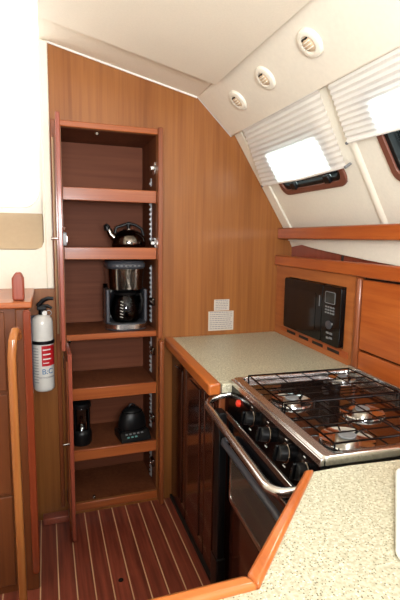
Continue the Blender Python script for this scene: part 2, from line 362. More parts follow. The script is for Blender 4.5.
def blind(label, yt0, yt1, yb0, yb1, v0, v1, n):
    t = thing('pleated_blind', HP((yb0 + yb1) / 2, v1, 0.03), label, 'blind', 'pleated window blinds')
    o = t.location
    bm = new(); front = []
    K = 2 * n
    for i in range(K + 1):
        f = i / K; v = v0 + (v1 - v0) * f; d = 0.025 if i % 2 else 0.032
        sag = 0.0
        row = []
        for j in range(13):
            g = j / 12; y = (yt0 + (yb0 - yt0) * f) * (1 - g) + (yt1 + (yb1 - yt1) * f) * g
            row.append(bm.verts.new(HP(y, v + 0.010 * math.sin(PI * g) * f, d) - o))
        front.append(row)
    for a, b in zip(front, front[1:]):
        for j in range(12): bm.faces.new((a[j], a[j + 1], b[j + 1], b[j]))
    obj('fabric', bm, BLIND, t, smooth=False)
    bm = new()
    for (ya, yb, v) in ((yt0, yt1, v0 - 0.006), (yb0, yb1, v1 + 0.004)):
        P = [HP(ya, v, 0.028) - o, HP((ya + yb) / 2, v + (0.010 if v > 0.1 else 0), 0.028) - o, HP(yb, v, 0.028) - o]; tube(bm, P, 0.0065, 8)
        if v < 0.1: obj('head_rail', bm, WHITE, t); bm = new()
    obj('bottom_rail', bm, WHITE, t)
    for s in (yb0, yb1):
        bm = new(); p = HP(s, v1 + 0.006, 0.006) - o; q = HP(s, v1 + 0.006, 0.036) - o; tube(bm, [p, q], 0.006, 8); obj('hold_down_clip', bm, GREY, t)
blind('white pleated blind over the hull window nearest the wooden bulkhead', 1.480, 2.135, 1.515, 2.225, 0.0, 0.292, 13)
blind('white pleated blind cut off by the right edge of the photo', 0.66, 1.418, 0.64, 1.450, -0.03, 0.205, 12)

# ------------------------------------------------------------------ air vents
vn = Vector((-(A.z - B.z), 0, -(B.x - A.x))).normalized()
vd = (B - A).normalized()
def vent(y, dist, label, r=0.052):
    t = thing('air_vent', (0, 0, 0), label, 'air vent', 'round eyeball air vents')
    p = A + vd * dist; p.y = y
    t.matrix_world = Matrix((Vector((0, 1, 0)), -vd if False else vd, vn)).transposed().to_4x4(); t.location = p
    bm = new(); lathe(bm, [(0.028, 0.006), (0.030, 0.012), (0.040, 0.013), (0.048, 0.009), (r, 0.0), (r, -0.001), (0.028, -0.001)], n=36)
    obj('outer_ring', bm, VENTM, t)
    bm = new(); lathe(bm, [(0.0275, -0.001), (0.0275, 0.006), (0.022, 0.012), (0.012, 0.0155), (0.0, 0.0165)], n=28); obj('eyeball', bm, BEIGE, t)
    for k in (-1, 0, 1):
        bm = new(); bx(bm, -0.020, 0.020, k * 0.011 - 0.0015, k * 0.011 + 0.0015, 0.008, 0.0185); obj('louvre_blade', bm, VENTM, t, 0.001)
    bm = new(); bx(bm, -0.014, 0.014, -0.024, -0.018, 0.004, 0.013); obj('throat', bm, DARK, t)
vent(1.972, 0.130, 'white round air vent nearest the wooden bulkhead, smallest looking of three')
vent(1.690, 0.120, 'white round air vent in the middle of the row of three')
vent(1.363, 0.112, 'white round air vent farthest from the wooden bulkhead, above the second blind')

# ------------------------------------------------------------------ outboard lockers, microwave locker, fiddles
UX = 1.245
def sheared(bm):
    for v in bm.verts: v.co.x += SK * (v.co.y - YB)
    return bm
t = thing('upper_fiddle_rail', (0, 0, 0), 'long orange teak fiddle rail under the hull windows', 'rail')
bm = new(); bx(bm, 1.240, 1.262, -0.5, YB - 0.001, 1.452, 1.512); bx(bm, 1.262, 1.302, -0.5, YB - 0.001, 1.452, 1.470); sheared(bm); t2 = obj('rail', bm, W_hory, t, 0.006)
t = thing('microwave_locker', (gx(1.30, 1.3), 1.3, 0.92), 'teak locker front running behind the counter, built round the microwave', 'locker')
L0 = t.location.copy()
def lock(name, m_, x0, x1, y0, y1, z0, z1, bev=0.0, par=None):
    bm = new(); bx(bm, x0, x1, y0, y1, z0, z1); sheared(bm)
    for v in bm.verts: v.co -= L0
    return obj(name, bm, m_, par or t, bev)
# microwave opening: y 1.60..2.14 z .985..1.25
MY0, MY1, MZ0, MZ1 = 1.598, 2.138, 0.982, 1.252
bm = new()
for d in ((UX, UX + .018, MY1, YB - .001, .921, 1.31), (UX, UX + .018, 1.52, MY0, .921, 1.31), (UX, UX + .018, MY0, MY1, .921, MZ0), (UX, UX + .018, MY0, MY1, MZ1, 1.31)): bx(bm, *d)
sheared(bm)
for v in bm.verts: v.co -= L0
obj('front_panel', bm, wood('teak_locker_front', srgb(180, 109, 58), srgb(155, 86, 42), 'y', 0.33, 0.3), t)
lock('locker_top', W_hory, UX, 1.36, -0.3, YB - .001, 1.31, 1.325)
lock('locker_back', W_red, 1.335, 1.345, -0.3, YB - .001, 1.326, 1.448)
lock('latch_pin', DARK, UX - .006, UX, 1.632, 1.642, 1.3622, 1.385)
bm = new(); e_ = [(YB - .002, 1.444), (2.16, 1.428), (2.02, 1.410), (1.88, 1.396), (1.74, 1.384), (1.55, 1.368), (1.30, 1.352), (0.9, 1.335), (-.3, 1.33)]
prism(bm, e_ + [(-.3, 1.4505), (YB - .002, 1.4505)], 1.308, 1.318, 'yz'); sheared(bm)
struct('trim_6', bm, HULL, bevel=.002)
lock('top_fiddle', W_hory, UX - 0.018, UX + 0.004, -0.3, YB - .001, 1.305, 1.362, 0.007)
lock('corner_moulding', W_vert, UX - 0.014, UX + 0.02, 1.492, 1.524, .921, 1.304, 0.012)
dd = lock('locker_door', W_hory, UX - 0.004, UX + 0.014, 0.95, 1.486, 1.012, 1.296, 0.003)
dd2 = lock('locker_door', W_hory, UX - 0.004, UX + 0.014, 0.40, 0.94, 1.012, 1.296, 0.003)
lock('lower_drawer_front', W_hory, UX - 0.004, UX + 0.014, 0.40, 1.486, .930, 1.004, 0.003)
lock('carcass', DARK, UX + 0.019, UX + 0.022, 0.35, 1.50, .921, 1.304)
# vent slots in strip under microwave
lock('vent_strip', W_hory, UX - 0.004, UX + 0.001, 1.56, 2.20, .945, .975, 0.002)
for k in range(4):
    y = 1.62 + k * 0.135; lock('vent_slot', DARK, UX - 0.0055, UX - 0.003, y, y + 0.095, .952, .966)

# microwave, flush in the locker
t = thing('microwave_oven', (gx(UX, (MY0 + MY1) / 2), (MY0 + MY1) / 2, MZ0), 'black built-in microwave oven with keypad set in the teak locker', 'microwave', rz=RZ)
hw = (MY1 - MY0) / 2 - .003; hh = MZ1 - MZ0 - .003
bm = new(); prism(bm, rrect(-hw + .004, hw - .004, .003, hh, .012), 0.0, 0.14, 'yz'); obj('body', bm, BLACK, t)
bm = new(); prism(bm, rrect(-hw + .150, hw, .002, hh, .014), -0.022, -0.001, 'yz'); o = obj('door', bm, BLACKG, t, 0.003)
bm = new(); prism(bm, rrect(-hw + .205, hw - .045, .045, hh - .045, .012), -0.0235, -0.0222, 'yz'); obj('door_window', bm, mat('microwave_window', srgb(12, 12, 14), 0.10, spec=0.3), o)
box('door_release', GREY, o, -0.0245, -0.0222, -hw + .168, -hw + .172, .165, .215)
bm = new(); prism(bm, rrect(-hw, -hw + .148, .002, hh, .014), -0.022, -0.001, 'yz'); p = obj('control_panel', bm, BLACKG, t, 0.003)
bm = new(); prism(bm, rrect(-hw + .045, -hw + .12, .190, .238, .006), -0.0235, -0.022, 'yz'); obj('display', bm, LCD, p)
bm = new(); frame_prism(bm, rrect(-hw + .042, -hw + .123, .187, .241, .008), rrect(-hw + .045, -hw + .12, .190, .238, .006), -0.0238, -0.022, 'yz'); obj('display_surround', bm, GREY, p)
for r_ in range(3):
    for c_ in range(4):
        bm = new(); bx(bm, -0.0242, -0.022, -hw + .045 + c_ * .02, -hw + .058 + c_ * .02, .142 + r_ * .013, .149 + r_ * .013); obj('key', bm, GREY, p)
bm = new(); lathe(bm, [(0.0, 0.0), (.024, 0.0), (.024, .004), (.014, .006), (0, .006)], M=Matrix.Translation((-0.022, -hw + .083, .092)) @ Matrix.Rotation(-PI / 2, 4, 'Y'), n=24, sx=.8); obj('dial', bm, DGREY, p)
for k, (a, b) in enumerate(((.062, .055), (.090, .055), (.062, .035), (.088, .032), (.062, .100))):
    bm = new(); bx(bm, -0.0245, -0.022, -hw + a - .010, -hw + a + .010, b - .004, b + .005); obj('key', bm, GREY, p)

# ------------------------------------------------------------------ far counter and cabinet
CZ = 0.92
t = thing('galley_countertop', (0.9, 1.9, 0.885), 'speckled cream countertop between the bulkhead and the stove', 'countertop')
T0 = t.location.copy()
def loc(bm):
    for v in bm.verts: v.co -= T0
    return bm
bm = new()
prism(bm, [(0.63, YB - .001), (gx(UX + .0, YB), YB - .001), (gx(UX, 1.515), 1.515), (0.592, 1.515)], 0.885, CZ, 'xy')
# narrow strip that runs behind the stove
prism(bm, [(gx(1.215, 1.515), 1.515), (gx(UX, 1.515), 1.515), (gx(UX, 0.85), 0.85), (gx(1.215, .85), 0.85)], 0.885, CZ, 'xy')
obj('slab', loc(bm), CTR, t)
bm = new()
prism(bm, [(0.586, YB - .001), (0.634, YB - .001), (0.596, 1.480), (0.548, 1.480)], 0.878, CZ + 0.004, 'xy'); obj('edge_moulding', loc(bm), W_edge, t, 0.008)
bm = new(); bx(bm, .60, .64, 1.480, 1.514, 0.885, CZ); obj('slab_end', loc(bm), CTR, t, 0.003)

t = thing('galley_cabinet', (0.633, 1.95, 0), 'glossy dark mahogany cabinet under the far counter', 'cabinet')
bm = new(); bx(bm, 0.012, 0.56, -0.38, 0.332, 0.0, 0.876); obj('body', bm, W_gloss, t)
for y0, y1 in ((0.07, 0.325), (-0.20, 0.055), (-0.375, -0.215)):
    d = box('door', W_gloss, t, -0.006, 0.011, y0, y1, 0.03, 0.86, bevel=0.004)
    box('raised_panel', W_gloss, d, -0.012, -0.0062, y0 + .05, y1 - .05, 0.09, 0.79, bevel=0.005)
box('corner_stile', W_vert, t, -0.012, 0.012, -0.395, -0.381, 0.03, 0.86, bevel=0.003)
box('toe_strip', DARK, t, -0.012, 0.011, -0.38, 0.332, 0.0, 0.022)

# black strut beside the oven
t = thing('vertical_strut', (0.60, 1.527, 0), 'black upright strut standing on the floor left of the oven', 'strut')
box('bar', BLACK, t, 0.0, 0.03, -0.028, 0.026, 0.0, 0.80, bevel=0.003)
box('foot_bracket', BLACK, t, -0.004, 0.034, -0.034, 0.030, 0.0, 0.20, bevel=0.004)

# ------------------------------------------------------------------ stove
sx0, sy0 = gx(0.690, 1.49), 1.49
t = thing('gimballed_stove', (sx0, sy0, 0.44), 'stainless gas stove with black cooktop, oven and front safety rail', 'stove', rz=RZ)
Z0 = 0.44; SW, SD = 0.635, 0.50; ZT = 0.935 - Z0
def S(name, m_, *d, bevel=0.0, par=None): return box(name, m_, par or t, *d, bevel=bevel)
S('oven_body', BRUSH, 0.02, SD, -SW + .004, -0.004, 0.0, ZT - .03)
# cooktop tray: stainless rim and dark surface
bm = new(); frame_prism(bm, rrect(0.0, SD, -SW, 0, .012), rrect(0.030, SD - .014, -SW + .022, -.014, .010), ZT - .022, ZT + .004, 'xy'); obj('rim', bm, STEEL, t, 0.003)
bm = new(); prism(bm, rrect(0.031, SD - .015, -SW + .023, -.015, .010), ZT - .030, ZT - .012, 'xy'); obj('cooktop_surface', bm, COOK, t)
S('rear_guard', STEEL, SD - .012, SD, -SW, 0, ZT + .005, ZT + .022, bevel=0.002)
# burners
def burner(x, y, r):
    b_ = bpy.data.objects.new('burner', None); COL.objects.link(b_); b_.parent = t; b_.location = (x, y, ZT - .012)
    bm = new(); lathe(bm, [(r * .42, 0.001), (r * .55, 0.0015), (r * .9, .006), (r, .008), (r * 1.02, .004), (r * 1.0, 0.0), (r * .42, 0.0)], n=36); obj('drip_bowl', bm, CHROME, b_)
    bm = new(); lathe(bm, [(0, 0.0), (r * .42, 0.0), (r * .42, .010), (r * .30, .014), (0, .014)], n=28); obj('burner_head', bm, BRUSH, b_)
    bm = new(); lathe(bm, [(0, .0145), (r * .33, .0145), (r * .33, .019), (0, .020)], n=28); obj('burner_cap', bm, GREY, b_)
for (wx, wy, r) in ((0.745, 1.234, .066), (0.905, 1.088, .066), (0.741, 0.943, .072), (1.056, 1.394, .05)):
    dx, dy = wx - sx0, wy - sy0; c_, s_ = math.cos(-RZ), math.sin(-RZ)
    burner(dx * c_ - dy * s_, dx * s_ + dy * c_, r)
# pan-support grates: left half and right half
for (y0, y1) in ((-SW / 2 + .008, -.030), (-SW + .036, -SW / 2 - .008)):
    bm = new(); zc = ZT + .016; x0_, x1_ = .05, SD - .03
    tube(bm, [(x0_, y0, zc), (x1_, y0, zc), (x1_, y1, zc), (x0_, y1, zc), (x0_, y0, zc)], 0.0028, 6)
    for k in range(1, 5):
        y = y0 + (y1 - y0) * k / 5; tube(bm, [(x0_, y, zc), (x1_, y, zc)], 0.0022, 6)
    for k in range(1, 4):
        x = x0_ + (x1_ - x0_) * k / 4; tube(bm, [(x, y0, zc), (x, y1, zc)], 0.0022, 6)
    for x in (x0_, x1_):
        for y in (y0, y1): tube(bm, [(x, y, zc), (x, y, ZT - .012)], 0.003, 6)
    obj('pan_grate', bm, BLACKG, t)
# control panel (leans out slightly at its foot)
bm = new()
prism(bm, [(-0.002, ZT - .006), (0.02, ZT - .006), (0.02, ZT - .135), (-0.022, ZT - .135)], -SW + .002, -.002, 'xz')
cp = obj('control_panel', bm, BLACKG, t, 0.002)
bm = new(); prism(bm, [(-0.008, ZT - .002), (0.002, ZT - .002), (0.002, ZT - .02), (-0.010, ZT - .02)], -SW, 0, 'xz'); obj('top_edge_strip', bm, STEEL, t, 0.002)
bm = new(); prism(bm, [(-0.026, ZT - .125), (0.01, ZT - .125), (0.01, ZT - .142), (-0.030, ZT - .142)], -SW, 0, 'xz'); obj('lower_edge_strip', bm, STEEL, t, 0.002)
tilt = math.atan2(0.020, 0.129)
def on_panel(y, zz, d=0.0):
    f = (ZT - .006 - zz) / .129; x = -0.002 - 0.020 * f
    return Matrix.Translation((x - d, y, zz)) @ Matrix.Rotation(-PI / 2 + tilt * 1.0, 4, 'Y')
for y in (-.215, -.340, -.462, -.565):
    M_ = on_panel(y, ZT - .068)
    bm = new(); lathe(bm, [(0, 0.0), (.027, 0.0), (.028, .002), (.026, .004), (0, .004)], n=28, M=M_); k_ = obj('knob', bm, DCHROME, t)
    bm = new(); lathe(bm, [(0, .0042), (.022, .0042), (.021, .024), (.018, .027), (0, .027)], n=24, M=M_); obj('knob_grip', bm, BLACK, k_)
    bm = new(); bx(bm, -.022, .022, -.0055, .0055, .026, .036, M=M_); obj('pointer', bm, BLACKG, k_, 0.002)
    bm = new(); bx(bm, -.037, -.0335, -.012, .002, 0.0002, .0012, M=M_); obj('panel_mark', bm, WHITE, cp); bm = new(); bx(bm, .034, .036, .004, .014, 0.0002, .0012, M=M_); obj('panel_mark', bm, WHITE, cp)
bm = new(); lathe(bm, [(0, 0.0), (.013, 0.0), (.012, .008), (.008, .011), (0, .011)], n=20, M=on_panel(-.098, ZT - .060)); obj('igniter_button', bm, ORED, t)
# oven door
od = S('oven_door', BLACKG, -.018, .019, -SW + .01, -.01, 0.02, ZT - .150, bevel=0.004)
bm = new(); frame_prism(bm, rrect(-SW + .046, -.046, .041, .299, .020), rrect(-SW + .064, -.064, .059, .281, .012), -.024, -.0182, 'yz'); obj('window_surround', bm, CHROME, od, 0.0015)
bm = new(); prism(bm, rrect(-SW + .064, -.064, .059, .281, .012), -.0215, -.0182, 'yz'); obj('oven_window', bm, mat('oven_window_glass', srgb(62, 66, 64), 0.10, coat=0.7), od)
bm = new(); zh = 0.715 - Z0
tube(bm, [(-.018, -.04, zh), (-.045, -.042, zh), (-.052, -.06, zh), (-.052, -SW + .06, zh), (-.045, -SW + .042, zh), (-.018, -SW + .04, zh)], 0.011, 12); obj('door_handle', bm, DGREY, od)
# safety rail
bm = new(); zr = 0.845 - Z0; xr = -.105
P = [(.0, .006, zr + .03), (-.05, .012, zr + .022)] + [(xr + .035 - .035 * math.sin(a), .012 - .045 * (1 - math.cos(a)) , zr + .015 * (1 - a / (PI / 2))) for a in (0.3, .7, 1.1, 1.5)]
P += [(xr, -SW + .10, zr - .015)] + [(xr + .04 * (1 - math.cos(a)), -SW + .10 - .05 * math.sin(a), zr - .015) for a in (.4, .8, 1.2, 1.57)] + [(-.02, -SW + .05, zr - .01)]
tube(bm, P, 0.0125, 14); obj('safety_rail', bm, STEEL, t)

# base cabinet under the stove
t = thing('stove_base_cabinet', (sx0, sy0, 0), 'glossy dark mahogany base panel under the oven', 'cabinet', rz=RZ)
bm = new(); bx(bm, 0.0, 0.48, -SW, 0.0, 0.0, 0.438); obj('body', bm, W_gloss, t, 0.003)

# ------------------------------------------------------------------ near counter
t = thing('near_countertop', (0.5, 0.4, 0.885), 'speckled cream countertop nearest the viewer with angled teak edge', 'countertop')
T0 = t.location.copy()
E1 = Vector((0.545, 0.835)); E2 = Vector((0.283, 0.582)); E3 = Vector((-0.25, 0.582))
tw = 0.026
dn = (E2 - E1).normalized(); nn = Vector((dn.y, -dn.x)); 
if nn.x > 0: nn = -nn       # outward (towards the aisle)
# E-line is the outer edge of the wooden edging; inner line is tw inside
I1 = E1 - nn * tw; I3 = Vector((E3.x, E3.y - tw))
# intersection of inner lines
s_ = (I3.y - I1.y) / dn.y; I2 = I1 + dn * s_
I1b = Vector((I1.x + 0.008, 0.835))
bm = new()
prism(bm, [(I1b.x, I1b.y), (I2.x, I2.y), (I3.x, I3.y), (-0.25, -0.35), (gx(UX, -.35), -0.35), (gx(UX, .79), 0.79), (0.66, .835)], 0.885, CZ, 'xy'); obj('slab', loc(bm), CTR, t)
bm = new(); prism(bm, [tuple(E1 + Vector((0, 0))), (E2.x, E2.y), (I2.x, I2.y), (I1b.x, I1b.y)], 0.865, CZ + .010, 'xy'); obj('edge_moulding', loc(bm), W_edge, t, 0.007)
bm = new(); prism(bm, [(E2.x - .0005, E2.y), (E3.x, E3.y), (I3.x, I3.y), (I2.x - .0005, I2.y)], 0.865, CZ + .010, 'xy'); obj('edge_moulding', loc(bm), wood('teak_edge_across', srgb(185, 111, 56), srgb(157, 80, 35), 'x', 0.28, 0.4), t, 0.007)
t = thing('near_cabinet', (0.5, 0.4, 0), 'dark mahogany cabinet carrying the near countertop', 'cabinet')
bm = new()
prism(bm, [(0.60 - .5, 0.825 - .4), (0.32 - .5, 0.545 - .4), (-0.22 - .5, 0.545 - .4), (-.22 - .5, -.33 - .4), (gx(UX, -.3) - .5, -.33 - .4), (gx(UX, .77) - .5, .785 - .4), (.66 - .5, .825 - .4)], 0.0, 0.864, 'xy'); obj('body', bm, W_gloss, t)
box('toe_strip', DARK, t, -0.72, -.155, 0.1455, 0.151, 0, .03)
# white board lying at the right
bm = new(); prism(bm, rrect(-.17, .17, -.19, .19, .03, 6), 0, .012, 'xy')
o = obj('sink_cover_board', bm, BOARD, None, 0.004); ang = math.atan2(.31, .28)
u_ = Vector((math.cos(ang), math.sin(ang))); mid = Vector((.665, .68)) + Vector((u_.y, -u_.x)) * .19
o.location = (mid.x - .02, mid.y - .02, CZ + .0005); o.rotation_euler = (0, 0, ang - PI / 1 + 0)
tag(o, 'white rounded board on the near counter, cut by the right edge', 'board')

# ------------------------------------------------------------------ pantry
t = thing('pantry_cabinet', (0.315, YB, 0), 'tall open teak pantry cabinet with shelves in the bulkhead', 'cabinet')
P0 = t.location.copy()
def pk(name, m_, x0, x1, y0, y1, z0, z1, bev=0.0, par=None):
    return box(name, m_, par or t, x0 - P0.x, x1 - P0.x, y0 - P0.y, y1 - P0.y, z0, z1, bevel=bev)
YF, YK = YB + 0.021, YB + 0.36
pk('back_panel', W_intx, PX0 - .0, PX1 + .0, YK, YK + .012, .03, 1.97)
pk('side_panel', W_int, PX0 - .015, PX0, YF, YK, .03, 1.97); pk('side_panel', W_int, PX1, PX1 + .015, YF, YK, .03, 1.97)
pk('top_panel', W_int, PX0, PX1, YF, YK, 1.958, 1.97); pk('bottom_panel', W_int, PX0, PX1, YF, YK, .04, .055)
def shelf(z, band, drop=0.012, thick=.014, yf=YB + .003):
    s_ = pk('shelf', W_int, PX0 + .001, PX1 - .001, yf + .015, YK - .001, z - drop - thick, z - drop)
    pk('shelf_fiddle', W_horx, PX0 + .001, PX1 - .001, yf, yf + .016, z - band, z, .003, s_)
shelf(1.685, .062); shelf(1.398, .060)
shelf(0.962, .030, .002)
shelf(0.680, .062, .010); shelf(0.348, .058, .012)
# face frame: bead round the top opening and stile pieces
pk('head_rail', W_horx, PX0 - .02, PX1 + .012, YB - .014, YB - .001, 1.957, 1.985, .004)
pk('right_stile', W_vert, PX1 + .0, PX1 + .026, YB - .030, YB - .001, 0.925, 1.99, .005)
pk('left_stile', W_vert, PX0 - .048, PX0 - .026, YB - .016, YB - .001, 0.06, 1.985, .004)
pk('lower_right_stile', W_vert, PX1 + .004, PX1 + .028, YB - .06, YB - .001, 0.002, 0.915, .006)
pk('bottom_rail', W_horx, PX0, PX1, YB - .012, YB - .001, 0.020, 0.062, .003)
# doors hung on the left, standing open
def door(x_h, z0, z1, ang, wd, knobz, kind):
    d = bpy.data.objects.new('door', None); COL.objects.link(d); d.parent = t; d.location = (x_h - P0.x, -.018, 0); d.rotation_euler = (0, 0, ang)
    bm = new(); bx(bm, 0, .018, -wd, 0, z0, z1); obj('door_leaf', bm, W_red, d, 0.003)
    bm = new(); frame_prism(bm, [(-wd + .03, z0 + .04), (-.03, z0 + .04), (-.03, z1 - .04), (-wd + .03, z1 - .04)], [(-wd + .05, z0 + .06), (-.05, z0 + .06), (-.05, z1 - .06), (-wd + .05, z1 - .06)], -.006, 0.0, 'yz'); obj('door_moulding', bm, W_vert, d)
    if kind == 'catch':
        bm = new(); prism(bm, rrect(-wd + .006, -wd + .036, knobz - .030, knobz + .026, .006), .018, .034, 'yz'); obj('latch_case', bm, GREY, d, 0.002)
        bm = new(); prism(bm, rrect(-wd + .012, -wd + .030, knobz - .020, knobz + .014, .004), .034, .036, 'yz'); obj('latch_plate', bm, STEEL, d)
        bm = new(); tube(bm, [(.02, -wd + .022, knobz + .024), (.024, -wd + .020, knobz + .045), (.030, -wd + .018, knobz + .052)], .004, 8); obj('latch_hook', bm, CHROME, d)
    bm = new(); tube(bm, [(.0, -wd + .02, knobz), (-.022, -wd + .02, knobz), (-.030, -wd + .02, knobz)], [.005, .005, .008], 10); obj('latch_knob', bm, CHROME, d)
    for zz in (z0 + .1, z1 - .1):
        bm = new(); tube(bm, [(-.003, .006, zz - .03), (-.003, .006, zz + .03)], .005, 8); obj('hinge_barrel', bm, STEEL, d)
door(PX0 - .022, 0.945, 1.960, math.radians(-2.0), 0.235, 1.440, 'catch')
door(PX0 - .010, 0.02, 0.930, math.radians(1.0), 0.235, 0.50, 'pin')
# slim brass-coloured stay rod down the left stile
bm = new(); tube(bm, [(0.048 - P0.x, -.030, 0.98), (0.048 - P0.x, -.030, 1.90)], 0.006, 8); obj('edge_rod', bm, wood('pale_edge', srgb(188, 162, 133), srgb(158, 111, 66), 'z', .25, .4), t)
# shelf standards on the right-hand lining, with clips
YS = YB + 0.13
for (z0, z1) in ((1.72, 1.76), (1.43, 1.64), (.985, 1.30), (.700, .90), (.375, .615), (.075, .300)):
    bm = new(); x = PX1 - P0.x
    bx(bm, x - .004, x - .001, .118, .138, z0, z1)
    n_ = int((z1 - z0) / .026)
    for k in range(n_):
        z = z0 + .008 + k * .026; bx(bm, x - .0105, x - .0041, .120, .136, z, z + .010)
    obj('shelf_standard', bm, mat('zinc_strip', srgb(196, 200, 202), 0.3, 0.6) if z0 == 1.72 else bpy.data.materials['zinc_strip'], t)
for z in (1.80, 1.42):
    h = pk('cup_hinge', STEEL, PX1 - .006, PX1 - .001, YB + .022, YB + .075, z - .03, z + .03, .002)
    pk('hinge_arm', STEEL, PX1 - .024, PX1 - .006, YB + .030, YB + .060, z - .008, z + .010, .002, h)
for z in (.84, .46, .20, 1.11):
    h = pk('cup_hinge', DCHROME, PX1 - .018, PX1 - .001, YB + .030, YB + .085, z - .020, z + .020, .004)
    pk('hinge_arm', CHROME, PX1 - .026, PX1 - .018, YB + .036, YB + .066, z - .006, z + .008, .002, h)
# small catches
for (x, z) in ((.245, 1.944), (.095, .93), (.20, .075)):
    pk('door_catch', DCHROME, x, x + .014, YB + .004, YB + .02, z - .010, z + .004, .002)

# ------------------------------------------------------------------ things on the shelves
# kettle
t = thing('tea_kettle', (0.425, YB + 0.15, 1.387), 'shiny dark steel tea kettle with spout on the pantry shelf', 'kettle')
bm = new(); lathe(bm, [(0, 0), (.070, 0), (.080, .010), (.084, .030), (.080, .055), (.066, .078), (.046, .092), (.034, .096), (0, .097)], n=36); obj('body', bm, DCHROME, t)
bm = new(); lathe(bm, [(0, .0972), (.032, .0972), (.030, .102), (.012, .106), (0, .106)], n=24); l_ = obj('lid', bm, CHROME, t)
bm = new(); lathe(bm, [(0, .1065), (.007, .1065), (.012, .116), (.011, .124), (0, .127)], n=16); obj('lid_knob', bm, BLACK, l_)
bm = new(); tube(bm, [(-.066, -.01, .052), (-.088, -.012, .074), (-.098, -.013, .100)], [.020, .015, .013], 14); obj('spout', bm, DCHROME, t)
bm = new(); tube(bm, [(-.103, -.013, .092), (-.106, -.013, .112), (-.100, -.013, .122)], [.015, .016, .010], 12); obj('whistle_cap', bm, BLACK, t)
bm = new(); tube(bm, [(-.066, 0, .080), (-.060, 0, .108), (-.030, 0, .118), (.0, 0, .1185 + .012), (.035, 0, .122), (.064, 0, .104), (.074, 0, .070)], .0075, 10); obj('handle', bm, BLACK, t)

t.scale = (1.1, 1.1, 1.05)
# coffee maker
t = thing('coffee_maker', (0.402, YB + 0.155, 0.9605), 'tall dark grey drip coffee maker on the middle pantry shelf', 'coffee maker')
bm = new(); prism(bm, rrect(-.110, .110, -.120, .115, .085, 8), 0.0, .040, 'xy'); b_ = obj('base', bm, DGREY, t, 0.006, seg=3)
bm = new(); prism(bm, rrect(-.094, .094, -.1245, -.119, .002), .0, .0, 'xy') if False else frame_prism(bm, rrect(-.113, .113, -.123, .118, .088, 8), rrect(-.1095, .1095, -.1195, .1145, .0845, 8), .010, .034, 'xy'); obj('metal_band', bm, STEEL, b_)
bm = new(); lathe(bm, [(0, 0.0402), (.066, .0402), (.066, .0411), (0, .0412)], c=(0, -.035, 0), n=32); obj('hot_plate', bm, BLACK, t)
bm = new(); prism(bm, rrect(-.108, .108, .035, .112, .03, 6), .0402, .235, 'xy'); obj('water_tank', bm, SMOKE, t, .004)
bm = new(); prism(bm, rrect(-.100, .100, .043, .104, .026, 6), .0402, .20, 'xy'); obj('tower', bm, BLACK, t)
for s in (-1, 1):
    bm = new(); prism(bm, rrect(s * .100 - .009, s * .100 + .009, -.080, .034, .006, 3), .0402, .215, 'xy'); obj('side_column', bm, DGREY, t, .003)
bm = new()
prf = [(.092, .216), (.094, .250), (.097, .300), (.099, .325)]
rings = []
def sup(a, b, z, n=40, e=0.55):
    return [bm.verts.new((a * abs(math.cos(2 * PI * i / n)) ** e * (1 if math.cos(2 * PI * i / n) >= 0 else -1), b * abs(math.sin(2 * PI * i / n)) ** e * (1 if math.sin(2 * PI * i / n) >= 0 else -1), z)) for i in range(n)]
rings = [sup(a, a * 1.12, z) for a, z in prf]
for a, b in zip(rings, rings[1:]):
    for i in range(40): bm.faces.new((a[i], a[(i + 1) % 40], b[(i + 1) % 40], b[i]))
bm.faces.new(rings[0][::-1]); bm.faces.new(rings[-1]); hd = obj('brew_head', bm, DCHROME, t)
bm = new(); rings = [sup(a, a * 1.10, z) for a, z in ((.096, .3255), (.103, .334), (.105, .352), (.094, .366), (.06, .372))]
for a, b in zip(rings, rings[1:]):
    for i in range(40): bm.faces.new((a[i], a[(i + 1) % 40], b[(i + 1) % 40], b[i]))
bm.faces.new(rings[0][::-1]); bm.faces.new(rings[-1]); ld = obj('lid', bm, DGREY, t)
for k in range(6):
    box('button', GREY, t, -.062 + k * .023, -.050 + k * .023, -.1175, -.108, .338, .346, bevel=.002)
# carafe
bm = new(); lathe(bm, [(0, .0415), (.060, .0415), (.074, .055), (.080, .085), (.078, .125), (.066, .165), (.052, .185), (.050, .185), (.064, .163), (.076, .124), (.078, .086), (.072, .057), (.058, .0435), (0, .0435)], c=(0, -.035, 0), n=36); c_ = obj('carafe', bm, SMOKE, t)
bm = new(); lathe(bm, [(0, .186), (.056, .186), (.058, .196), (.040, .204), (0, .205)], c=(0, -.035, 0), n=32); obj('carafe_lid', bm, BLACK, c_)
bm = new(); tube(bm, [(.052, -.060, .186), (.072, -.085, .190), (.078, -.094, .160), (.074, -.092, .11), (.060, -.078, .085)], [.008, .010, .011, .010, .007], 10); obj('carafe_handle', bm, BLACK, c_)
bm = new(); 
for k in range(6):
    z = .075 + k * .016; a = math.radians(250 - 8); rr = .0808 - max(0, (z - .125)) * .32
    for q in range(2): 
        aa = a + q * .10; bx(bm, -.004, .004, -.0006, .0006, z - .0012 - q * .003, z + .0012 - q * .003, M=Matrix.Translation((rr * math.cos(aa), -.035 + rr * math.sin(aa), 0)) @ Matrix.Rotation(aa + PI / 2, 4, 'Z'))
obj('level_mark', bm, WHITE, c_)

